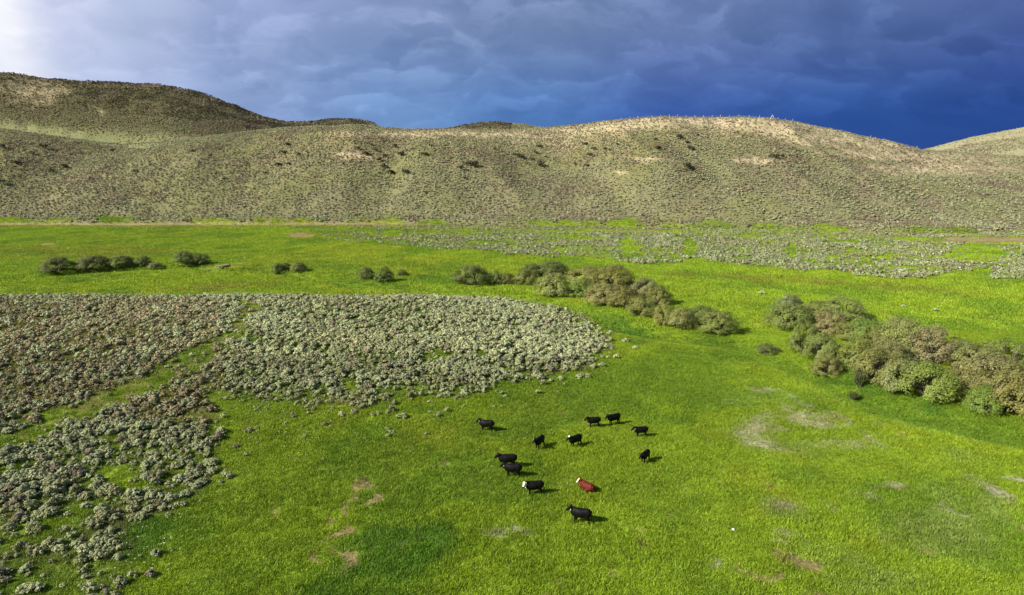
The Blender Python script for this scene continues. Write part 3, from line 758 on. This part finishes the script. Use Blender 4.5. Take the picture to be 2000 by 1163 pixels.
W = [(100, 538, 56, 26, 'd', 'rounded dark willow, leftmost of the shrubs along the creek', GL), (172, 532, 58, 27, 'd', 'dark willow second from the left along the creek', GL),
     (226, 527, 44, 18, 'o', 'low spreading willow between two round ones on the creek', GL), (238, 522, 34, 20, 'o', 'pale topped willow behind the low spreading one', GL),
     (275, 522, 32, 20, 'd', 'small round dark willow right of the left cluster', GL), (299, 528, 26, 11, 'p', 'tiny brownish willow at the end of the left cluster', GL),
     (355, 521, 40, 26, 'd', 'round dark willow just left of the plank bridge track', GL), (384, 520, 38, 21, 'd', 'dark willow touching its rounder neighbour beside the bridge track', GL),
     (540, 537, 30, 20, 'd', 'small dark willow, front left of the three right of the bridge', GL), (556, 528, 22, 13, 'd', 'half hidden willow behind the small cluster right of the bridge', GL),
     (580, 535, 34, 21, 'b', 'brownish round willow right of the small dark cluster', GL),
     (713, 547, 34, 22, 'd', 'small round willow left of a pair above the bench', GL), (748, 554, 38, 27, 'd', 'round dark willow in front of the bench, right of its twin', GL),
     (783, 539, 24, 13, 'd', 'smallest willow behind the pair above the bench', GL),
     (920, 560, 74, 42, 'd', 'large dark green willow at the left end of the middle thicket', GM), (968, 556, 34, 24, 'o', 'small olive willow beside the large dark one', GM),
     (990, 556, 38, 25, 'd', 'low dark willow second right of the large dark one', GM), (1026, 558, 48, 28, 'b', 'brown olive willow before the taller back row', GM),
     (1040, 542, 50, 24, 'd', 'dark willow at the left of the back row', GM), (1078, 540, 70, 28, 'd', 'wide dark willow in the back row of the middle thicket', GM),
     (1085, 582, 86, 48, 's', 'broad pale willow at the front left of the middle thicket', GM), (1138, 583, 54, 42, 'g', 'green willow wedged between two broad pale ones', GM),
     (1150, 560, 90, 36, 's', 'pale willow in the back row of the middle thicket', GM), (1205, 565, 86, 42, 'b', 'brown topped willow in the centre back of the thicket', GM),
     (1180, 598, 76, 48, 's', 'rounded pale willow at the front centre of the thicket', GM), (1222, 602, 74, 46, 'b', 'olive brown willow at the front right of the thicket', GM),
     (1262, 584, 62, 36, 'p', 'pinkish grey willow at the upper right of the thicket', GM), (1290, 598, 56, 34, 'b', 'brown willow at the far right flank of the thicket', GM),
     (1258, 622, 60, 44, 'o', 'rounded willow standing just below the main thicket', GM), (1300, 638, 46, 44, 's', 'pale upright willow starting the lower row', GM),
     (1334, 644, 66, 44, 's', 'pale willow second in the lower row', GM), (1372, 640, 56, 38, 'o', 'olive willow in the middle of the lower row', GM),
     (1408, 656, 70, 48, 'o', 'large round willow ending the lower row', GM), (1390, 628, 50, 26, 'o', 'low willow behind the end of the lower row', GM),
     (1505, 696, 44, 20, 'd', 'small isolated dark bush left of the right thicket', GR, 'bush'),
     (1548, 612, 56, 30, 'p', 'grey willow at the top left corner of the right thicket', GR), (1556, 646, 92, 52, 'o', 'broad olive willow at the upper left of the right thicket', GR),
     (1612, 625, 70, 34, 'o', 'willow behind the broad upper left one', GR), (1660, 630, 84, 34, 's', 'pale willow in the back row of the right thicket', GR),
     (1630, 656, 70, 44, 'p', 'pinkish willow in the upper middle of the right thicket', GR), (1668, 668, 60, 36, 'o', 'dark based willow below the pale back row', GR),
     (1704, 672, 72, 46, 'g', 'green willow at the centre of the upper row', GR), (1772, 670, 78, 42, 's', 'pale willow at the right end of the upper row', GR),
     (1578, 694, 64, 54, 'o', 'willow at the left flank of the lower group', GR), (1618, 712, 76, 58, 'b', 'tall olive brown willow at the lower left', GR),
     (1730, 690, 70, 36, 'o', 'low willow in the middle gap of the right thicket', GR), (1795, 700, 100, 54, 's', 'broad pale willow right of the middle gap', GR),
     (1836, 716, 88, 58, 'p', 'willow with bare pinkish twigs on its right side', GR), (1686, 724, 76, 50, 'o', 'rounded willow in the centre of the lower group', GR),
     (1748, 722, 88, 44, 's', 'pale willow above the big green one', GR), (1620, 738, 52, 34, 'b', 'small brownish willow at the lower left corner', GR),
     (1722, 756, 78, 60, 'o', 'olive willow left of the big green one', GR), (1780, 772, 90, 58, 'p', 'greyish willow beside the big green one', GR),
     (1838, 786, 108, 66, 'g', 'big bright green willow at the bottom of the thicket', GR), (1897, 698, 46, 30, 'o', 'small willow standing apart above the right gap', GR),
     (1925, 732, 80, 46, 's', 'pale willow right of the grassy gap', GR), (1985, 728, 90, 50, 'o', 'willow at the right frame edge in the back row', GR),
     (1915, 768, 80, 50, 'b', 'brown willow between the green one and the frame edge', GR), (1968, 775, 110, 66, 'p', 'large greyish willow near the right frame edge', GR),
     (1935, 814, 58, 42, 'g', 'small green willow at the lower right corner of the thicket', GR), (1988, 818, 96, 74, 'o', 'large olive willow cut by the right frame edge', GR),
     (2060, 830, 120, 80, 'o', 'willow just past the right frame edge', GR)]
for a in W: willow(*a)
# little dark snag by the creek
def snag(px, py, h, w, label):
    X, Y, Z = on_ground(px, py); r = np.random.default_rng(int(px)); parts = []
    D = math.dist((X, Y, Z), (0, 0, CAMZ)); hm = h * D / F; wm = w * D / F
    P = []
    for k in range(14):
        e = (r.normal(0, wm * .3), r.normal(0, wm * .3), hm * r.uniform(.45, 1.05)); parts.append(tri_tube((r.normal(0, .05), r.normal(0, .05), -.2), e, .05, .015)); P += [np.array(e) * f for f in (.6, .75, .9, 1)]
    V, Q = join(parts); e = bpy.data.objects.new('withered_bush', None); scene.collection.objects.link(e); e.location = (X, Y, Z)
    o = link('stems', np_mesh('snag_stems', V, Q), e); o.data.materials.append(M_bark)
    P = np.repeat(np.array(P), 14, 0); P = P + r.normal(0, .16, P.shape)
    V, Q = cards(r, P, r.normal(0, 1, P.shape), .16, 1.6, .5); o = link('crown', np_mesh('snag_leaves', V, Q), e); o.data.materials.append(M_will); o.color = (.06, .075, .025, 1)
    tagp(e, label, 'bush')
snag(1678, 758, 32, 22, 'dark upright half bare bush below the right thicket')
snag(1667, 783, 14, 9, 'small black dead stump by the creek below the thicket')

# ------------------------------------------------------------------ dark shrubs dotted on the hillside
HS = [(1053, 289, 1), (1046, 301, 1), (1011, 307, 1), (1020, 312, 1.3), (1039, 314, .9), (1054, 326, 1.7), (922, 327, 1.7), (899, 332, 1.1), (966, 293, .7), (772, 289, 1.2), (784, 305, 1.1), (742, 315, 1), (749, 328, 1.1), (763, 342, 1.3), (792, 340, 1.3), (829, 305, 1),
      (716, 304, 1.1), (751, 308, 1), (1066, 309, .7), (1143, 284, .8), (1160, 294, .9), (1181, 294, .8), (1191, 296, .8), (1206, 284, .7), (1151, 305, .9), (1286, 293, 1.1), (1326, 272, 1.3), (1342, 331, 1.6), (1351, 294, 1), (1281, 275, .8), (1342, 280, .8), (842, 287, .8), (908, 350, .7), (1122, 322, .7),
      (1146, 326, .7), (1527, 308, .9), (1513, 310, 1.2), (1347, 292, .9), (86, 291, 1.5), (5, 291, 1.5), (126, 330, 1.5), (101, 337, 1), (3, 361, 1.4), (63, 302, 1.1), (35, 323, 1.3), (220, 297, 1), (562, 286, 1.1), (553, 302, 1.2), (544, 326, 1.1), (563, 323, .9),
      (264, 337, .8), (411, 307, .8), (520, 341, .7), (376, 297, .7), (584, 305, 1), (735, 296, 1), (700, 292, .9), (725, 285, .8), (808, 293, .7)]
r = np.random.default_rng(12)
hsm = []
for i in range(4):
    rg = np.random.default_rng(400 + i); lob = [(rg.normal(0, .55), rg.normal(0, .4), .6 + .5 * rg.uniform(0, 1), rg.uniform(.35, .6)) for _ in range(9)]
    P, Nn = dome_points(rg, lob, 40); P[:, 2] = np.maximum(P[:, 2], .05); V, Q = cards(rg, P, Nn, .34, 1.6, .7); me = np_mesh('dark_shrub', V, Q); me.materials.append(M_will); hsm.append(me)
def hs_label(px, py, s):
    if px < 130: return 'dark shrub at the left end of the front hillside'
    if px < 600: return 'dark shrub on the left half of the front hillside'
    if px < 870: return 'dark shrub in the loose cluster on the brown spur'
    if (px, py) == (922, 327): return 'large dark shrub standing alone on mid slope right of the brown spur'
    if (px, py) == (1342, 331): return 'large dark shrub standing alone on the open slope below the crest'
    if (px, py) == (1054, 326): return 'largest dark shrub in the shallow draw at mid hill'
    if px < 1080: return 'dark shrub in the shallow draw at mid hill'
    if px < 1240: return 'small dark shrub in a row below the crest'
    if px < 1400: return 'dark shrub under the pale crest'
    return 'dark shrub beside the pale knoll on the right'
for (hx, hy, s) in HS:
    X, Y, Z = on_ground(hx, hy)
    o = link('dark_shrub', hsm[int(r.integers(0, 4))]); o.location = (X, Y, Z - .1); o.rotation_euler = (0, 0, float(r.uniform(0, 6.28)))
    q = s * float(r.uniform(1.2, 1.5)); o.scale = (q * 1.15, q, q * 1.0); v = float(r.uniform(.8, 1.2)); o.color = (.075 * v, .075 * v, .04 * v, 1)
    tagp(o, hs_label(hx, hy, s), 'shrub', 'dark shrubs dotted over the front hillside')

# ------------------------------------------------------------------ cattle
def loft(sections, n=14):
    """sections: list of (centre Vector, direction Vector, half_w, half_h, side Vector)"""
    V = []; Q = []
    for c, side, up, a, b in sections:
        for k in range(n):
            t = 2 * math.pi * k / n; V.append(c + side * (a * math.cos(t)) + up * (b * math.sin(t)))
    m = len(sections)
    Fs = [[i * n + k, i * n + (k + 1) % n, (i + 1) * n + (k + 1) % n, (i + 1) * n + k] for i in range(m - 1) for k in range(n)]
    Fs.append(list(range(n))[::-1]); Fs.append([(m - 1) * n + k for k in range(n)])
    return V, Fs
def chain(pts, rad, n=12):
    """tapered limb through pts; rad may be r or (side, up)"""
    P = [Vector(p) for p in pts]; secs = []
    for i, p in enumerate(P):
        d = (P[min(i + 1, len(P) - 1)] - P[max(i - 1, 0)]).normalized()
        ref = Vector((0, 1, 0)) if abs(d.y) < .9 else Vector((1, 0, 0))
        up = d.cross(ref).normalized(); side = up.cross(d).normalized()
        a, b = rad[i] if isinstance(rad[i], tuple) else (rad[i], rad[i]); secs.append((p, side, up, a, b))
    d0 = (P[0] - P[1]).normalized(); d1 = (P[-1] - P[-2]).normalized()
    s0, s1 = secs[0], secs[-1]
    secs = [(s0[0] + d0 * min(s0[3], s0[4]) * .6, s0[1], s0[2], s0[3] * .55, s0[4] * .55)] + secs + [(s1[0] + d1 * min(s1[3], s1[4]) * .6, s1[1], s1[2], s1[3] * .55, s1[4] * .55)]
    return loft(secs, n)
def cow_body(head_yaw=0, head_up=0.0, neck_yaw=0, stride=0.0, lying=False, seed=0):
    rg = random.Random(seed); shapes = []; dz = -.50 if lying else 0
    T = [(-.87, 1.09, .18, .19), (-.82, 1.06, .25, .29), (-.64, 1.01, .30, .365), (-.35, .97, .33, .375), (-.05, .93, .37, .40), (.25, .92, .36, .41),
         (.50, .92, .31, .415), (.70, .97, .27, .38), (.84, 1.0, .21, .32), (.92, 1.02, .14, .23)]
    if lying: T = [(x_, z_ + dz, a * 1.16, b * .98) for x_, z_, a, b in T]
    shapes.append(chain([(t[0], 0, t[1]) for t in T], [(t[2], t[3]) for t in T], 20))
    # neck and head
    ny = math.radians(neck_yaw); L = .36
    b0 = Vector((.68, 0, 1.10 + dz)); nd = Vector((math.cos(ny) * .9, math.sin(ny) * .9, .62 + head_up)).normalized()
    b1 = b0 + nd * L * .5; b2 = b0 + nd * L
    shapes.append(chain([b0, b1, b2], [(.19, .29), (.15, .235), (.12, .17)], 14))
    shapes.append(chain([b0 + Vector((.02, 0, -.22)), b1 + Vector((0, 0, -.17)), b2 + Vector((0, 0, -.10))], [(.06, .14), (.04, .09), (.03, .06)], 10))
    hy = math.radians(neck_yaw + head_yaw); hd = Vector((math.cos(hy) * .80, math.sin(hy) * .80, -.56)).normalized(); hs = Vector((-math.sin(hy), math.cos(hy), 0)); hu = hd.cross(-hs).normalized()
    if hu.z < 0: hu = -hu
    def hp(a, b, c): return b2 + hd * a + hs * b + hu * c
    shapes.append(chain([hp(-.09, 0, .03), hp(.05, 0, .035), hp(.19, 0, .02), hp(.33, 0, 0), hp(.45, 0, -.01), hp(.51, 0, -.015)],
                        [(.12, .14), (.15, .165), (.135, .145), (.105, .115), (.10, .10), (.08, .075)], 14))
    for s in (-1, 1):
        shapes.append(chain([hp(-.03, s * .10, .07), hp(-.05, s * .23, .07), hp(-.05, s * .34, .04)], [(.045, .06), (.035, .085), (.025, .045)], 8))
    feet = []
    if not lying:
        for s, o in ((1, 1), (-1, -1)):
            f = stride * o; w = .17
            shapes.append(chain([(.52, s * .16, .92), (.50, s * w, .66), (.52 + f * .5, s * w, .40), (.50 + f, s * w, .11), (.54 + f, s * w, .02)], [(.12, .20), (.10, .14), .078, .062, .080], 10))
            f = -stride * o
            shapes.append(chain([(-.58, s * .15, 1.0), (-.48 + f * .3, s * .18, .70), (-.70 + f * .6, s * .17, .44), (-.68 + f, s * .17, .11), (-.64 + f, s * .17, .02)], [(.17, .28), (.13, .20), .085, .064, .080], 10))
        shapes.append(chain([(-.84, 0, 1.26), (-.95, 0, 1.10), (-.94, .02, .80), (-.93, .03, .52), (-.93, .03, .36)], [.035, .028, .022, .035, .02], 8))
        shapes.append(chain([(-.45, 0, .62), (-.32, 0, .60), (-.2, 0, .64)], [.12, .11, .07], 10))
    else:
        for s in (1, -1):
            shapes.append(chain([(.50, s * .22, .40), (.78, s * .30, .16), (.55, s * .34, .07), (.42, s * .33, .06)], [(.10, .14), .075, .05, .05], 10))
            shapes.append(chain([(-.55, s * .22, .42), (-.20, s * .42, .20), (-.52, s * .46, .09), (-.25, s * .50, .06)], [(.14, .22), .12, .06, .05], 10))
        shapes.append(chain([(-.86, 0, .72), (-.98, .05, .45), (-.96, .2, .12), (-.85, .38, .06)], [.035, .028, .025, .035], 8))
    V = []; Fs = []
    for v, f in shapes:
        o = len(V); V += [tuple(p) for p in v]; Fs += [[i + o for i in q] for q in f]
    me = bpy.data.meshes.new('cow_raw'); me.from_pydata(V, [], Fs); me.update()
    import bmesh as _b
    bm = _b.new(); bm.from_mesh(me); _b.ops.recalc_face_normals(bm, faces=bm.faces); bm.to_mesh(me); bm.free()
    tmp = bpy.data.objects.new('tmp', me); scene.collection.objects.link(tmp)
    md = tmp.modifiers.new('r', 'REMESH'); md.mode = 'VOXEL'; md.voxel_size = .022
    sm = tmp.modifiers.new('s', 'SMOOTH'); sm.iterations = 5; sm.factor = .5
    dg = bpy.context.evaluated_depsgraph_get(); dg.update()
    out = bpy.data.meshes.new_from_object(tmp.evaluated_get(dg)); bpy.data.objects.remove(tmp); bpy.data.meshes.remove(me)
    out.polygons.foreach_set('use_smooth', np.ones(len(out.polygons), bool)); out.name = 'cow'
    return out, hp, b2, hd, hu
M_black = mat_plain('black_hide', (.0045, .004, .004), rough=.55, spec=.12, noise=.4, scale=5)
M_red = mat_plain('red_hide', (.085, .009, .004), rough=.65, spec=.2, noise=.3, scale=6, bump=.3)
M_white = mat_plain('white_hide', (.72, .69, .62), rough=.8, noise=.08, scale=8)
M_tag = mat_plain('pale_ear_tag', (.75, .72, .45), rough=.5, noise=.03)
def cow(px, py, heading, label, white='', tag=None, scale=1.0, red=False, **kw):
    """px,py: ground point under the middle of the body in the photograph; heading: degrees from +X"""
    me, hp, b2, hd, hu = cow_body(seed=int(px), **kw)
    me.materials.append(M_red if red else M_black); me.materials.append(M_white)
    n = len(me.polygons); c = np.zeros(n * 3, np.float32); me.polygons.foreach_get('center', c); c = c.reshape(-1, 3)
    rel = c - np.array(b2); a = rel @ np.array(hd); u = rel @ np.array(hu); lat = np.linalg.norm(rel - np.outer(a, hd) - np.outer(u, hu), axis=1)
    mi = np.zeros(n, np.int32)
    if 'face' in white: mi[(a > -.02) & (a < .50) & (lat < .18) & (np.abs(u) < .22) & (a < .44)] = 1
    if 'poll' in white: mi[(a > -.12) & (a < .12) & (lat < .12) & (u > .08)] = 1
    if 'blaze' in white: mi[(a > .02) & (a < .48) & (lat < .10) & (u > .02)] = 1
    if 'chest' in white: mi[(c[:, 0] > .72) & (c[:, 2] < .86) & (c[:, 2] > .62) & (np.abs(c[:, 1]) < .12)] = 1
    me.polygons.foreach_set('material_index', mi)
    X, Y, Z = on_ground(px, py); o = link('cow', me); o.location = (X, Y, Z - .05 if not red else Z - .02)
    o.rotation_euler = (0, 0, math.radians(heading)); o.scale = (scale * .86, scale * .93, scale * .99)
    if tag:
        s = tag; p = hp(-.04, s * .27, -.03)
        V = [p + Vector(q) for q in ((-.02, -.045, -.11), (.02, -.045, -.11), (.02, .045, -.11), (-.02, .045, -.11), (-.02, -.03, .02), (.02, -.03, .02), (.02, .03, .02), (-.02, .03, .02))]
        m2 = bpy.data.meshes.new('ear_tag'); m2.from_pydata([tuple(v) for v in V], [], [(3, 2, 1, 0), (4, 5, 6, 7), (0, 1, 5, 4), (1, 2, 6, 5), (2, 3, 7, 6), (3, 0, 4, 7)])
        m2.materials.append(M_tag); link('ear_tag', m2, o)
    tagp(o, label, 'cow', 'cattle standing in the meadow')
    return o
cow(951, 842, 168, 'black cow standing alone at the upper left of the herd, head raised', tag=1, neck_yaw=-5, scale=1.0, stride=.05)
cow(1160, 834, 186, 'black cow standing behind another, left of the two together at the top', neck_yaw=0, head_up=-.3, scale=.93, stride=.04)
cow(1199, 829, 206, 'black cow, right one of the two standing together at the top', tag=-1, head_up=-.2, scale=1.0)
cow(1252, 853, 187, 'black cow at the right end of the upper row, side on', head_up=-.35, tag=1, scale=.93)
cow(1054, 875, 238, 'black cow turned partly to the camera, left of the white polled one', tag=-1, neck_yaw=-14, stride=.08)
cow(1124, 872, 217, 'black cow with white poll turned partly to the camera in the middle', white='poll', tag=-1, neck_yaw=-10, stride=.06)
cow(992, 913, 181, 'black cow partly hidden behind the one in front of it, on the left', tag=-1, scale=1.08, head_up=-.1)
cow(1002, 931, 172, 'black cow standing close in front of another on the left', scale=1.03, tag=1, head_up=-.2)
cow(1044, 966, 186, 'black cow with a bright white face and white chest patch', white='face chest', tag=-1, scale=1.04, neck_yaw=16, head_yaw=38, head_up=-.25)
cow(1147, 958, 128, 'red brown cow with white blaze lying in the grass', white='blaze', red=True, lying=True, scale=1.0, neck_yaw=22, head_yaw=30)
cow(1260, 902, 232, 'black cow at the far right facing the camera with its head low', scale=.93, head_up=-.5, stride=.06, neck_yaw=-8)
cow(1135, 1022, 163, 'large black cow nearest the camera at the bottom of the herd', tag=1, scale=1.07, head_up=-.05, stride=.07)

# ------------------------------------------------------------------ ridge fence, plank bridge, stone
M_wood = mat_plain('weathered_wood', (.42, .38, .33), noise=.25, scale=4)
M_wire = mat_plain('fence_wire', (.30, .30, .30), rough=.5, noise=.1)
def box(p0, p1, w, d):
    """beam from p0 to p1"""
    a, b = Vector(p0), Vector(p1); q = (b - a).to_track_quat('Z', 'Y'); V = []
    for c in (a, b):
        for sx, sy in ((-1, -1), (1, -1), (1, 1), (-1, 1)): V.append(c + q @ Vector((sx * w / 2, sy * d / 2, 0)))
    return np.array([list(v) for v in V]), np.array([(3, 2, 1, 0), (4, 5, 6, 7), (0, 1, 5, 4), (1, 2, 6, 5), (2, 3, 7, 6), (3, 0, 4, 7)])
def crest(px, Y0=400, Y1=520):
    dx = (px - 1000) / F
    best = None
    for Y in np.arange(Y0, Y1, 1.5):
        X = dx * (Y * cp + 0) ; X = dx * (Y * cp - (float(H(dx * Y, Y)) - CAMZ) * sp)
        z = float(H(X, Y)); e = (z - CAMZ) / Y
        if best is None or e > best[0]: best = (e, X, Y, z)
    return best[1:]
def fence(pxs, label, brace=None, hgt=1.5):
    P = [crest(p) for p in pxs]
    e = bpy.data.objects.new('wire_fence', None); scene.collection.objects.link(e); e.location = P[0]
    O = Vector(P[0]); rr_ = random.Random(3); tops = []
    for p in P:
        h = hgt * rr_.uniform(.85, 1.15); b = Vector(p) - O; lean = rr_.uniform(-.07, .07)
        V, Q = box(b - Vector((0, 0, .4)), b + Vector((lean, 0, h)), .17, .17); o = link('post', np_mesh('post', V, Q), e); o.data.materials.append(M_wood); tops.append((b, h))
    for lv in (.45, .8, 1.15):
        parts = [tri_tube(a[0] + Vector((0, 0, lv)), b[0] + Vector((0, 0, lv)), .012, .012) for a, b in zip(tops[:-1], tops[1:])]
        V, Q = join(parts); o = link('wire', np_mesh('wire', V, Q), e); o.data.materials.append(M_wire)
    if brace:
        b = Vector(crest(brace)) - O
        V, Q = join([box(b + Vector((-1.6, 0, -.2)), b + Vector((.1, 0, 2.6)), .2, .2), box(b + Vector((1.5, .06, -.2)), b + Vector((0, .06, 2.5)), .2, .2), box(b + Vector((-1.9, -.25, -.1)), b + Vector((1.1, -.25, .9)), .18, .18)])
        o = link('brace', np_mesh('brace', V, Q), e); o.data.materials.append(mat_plain('bleached_timber', (.62, .58, .52), noise=.15))
    tagp(e, label, 'fence')
fence([1213, 1230, 1246, 1273, 1290, 1307, 1323, 1340, 1357, 1374, 1391, 1407, 1425, 1443, 1463, 1483, 1519, 1533, 1548], 'thin post and wire fence along the crest with a pale timber brace', brace=1508)
fence([1700, 1790, 1881, 1944, 1975, 2010], 'sparse post and wire fence on the low ridge at the right')

def bridge():
    X, Y, Z = on_ground(436, 523); e = bpy.data.objects.new('plank_bridge', None); scene.collection.objects.link(e); e.location = (X, Y, Z + .55); e.rotation_euler = (0, 0, math.radians(58)); e.scale = (.7, .6, .8)
    parts = [box((-2.6 + k * .33, -1.3, .10), (-2.6 + k * .33, 1.3, .10 + .01 * (k % 3)), .30, .07) for k in range(16)]
    V, Q = join(parts); o = link('deck', np_mesh('deck', V, Q), e); o.data.materials.append(mat_plain('grey_brown_planks', (.25, .19, .13), noise=.3))
    for s in (-1, 1):
        V, Q = box((-2.8, s * 1.05, -.10), (2.8, s * 1.05, -.10), .24, .28); o = link('beam', np_mesh('beam', V, Q), e); o.data.materials.append(M_wood)
    tagp(e, 'low brown plank bridge over the ditch beside the dirt track', 'bridge')
bridge()
def rock(px, py, size, label):
    X, Y, Z = on_ground(px, py); r = np.random.default_rng(int(px)); import bmesh as _b
    bm = _b.new(); _b.ops.create_icosphere(bm, subdivisions=3, radius=1)
    for v in bm.verts:
        n = float(fbm(np.array(v.co.x * 2 + v.co.z), np.array(v.co.y * 2 - v.co.z), 1.0, 3, 5)); v.co *= size * (.7 + .6 * n); v.co.z *= .65
    me = bpy.data.meshes.new('white_rock'); bm.to_mesh(me); bm.free(); me.materials.append(mat_plain('pale_stone', (.72, .70, .66), noise=.12, bump=.5))
    o = link('white_rock', me); o.location = (X, Y, Z + size * .35); tagp(o, label, 'rock')
rock(1432, 1036, .14, 'small white stone lying in the grass right of the herd')
# ------------------------------------------------------------------ render hints
scene.cycles.max_bounces = 6
scene.cycles.diffuse_bounces = 3
scene.cycles.transmission_bounces = 3
scene.cycles.transparent_max_bounces = 4
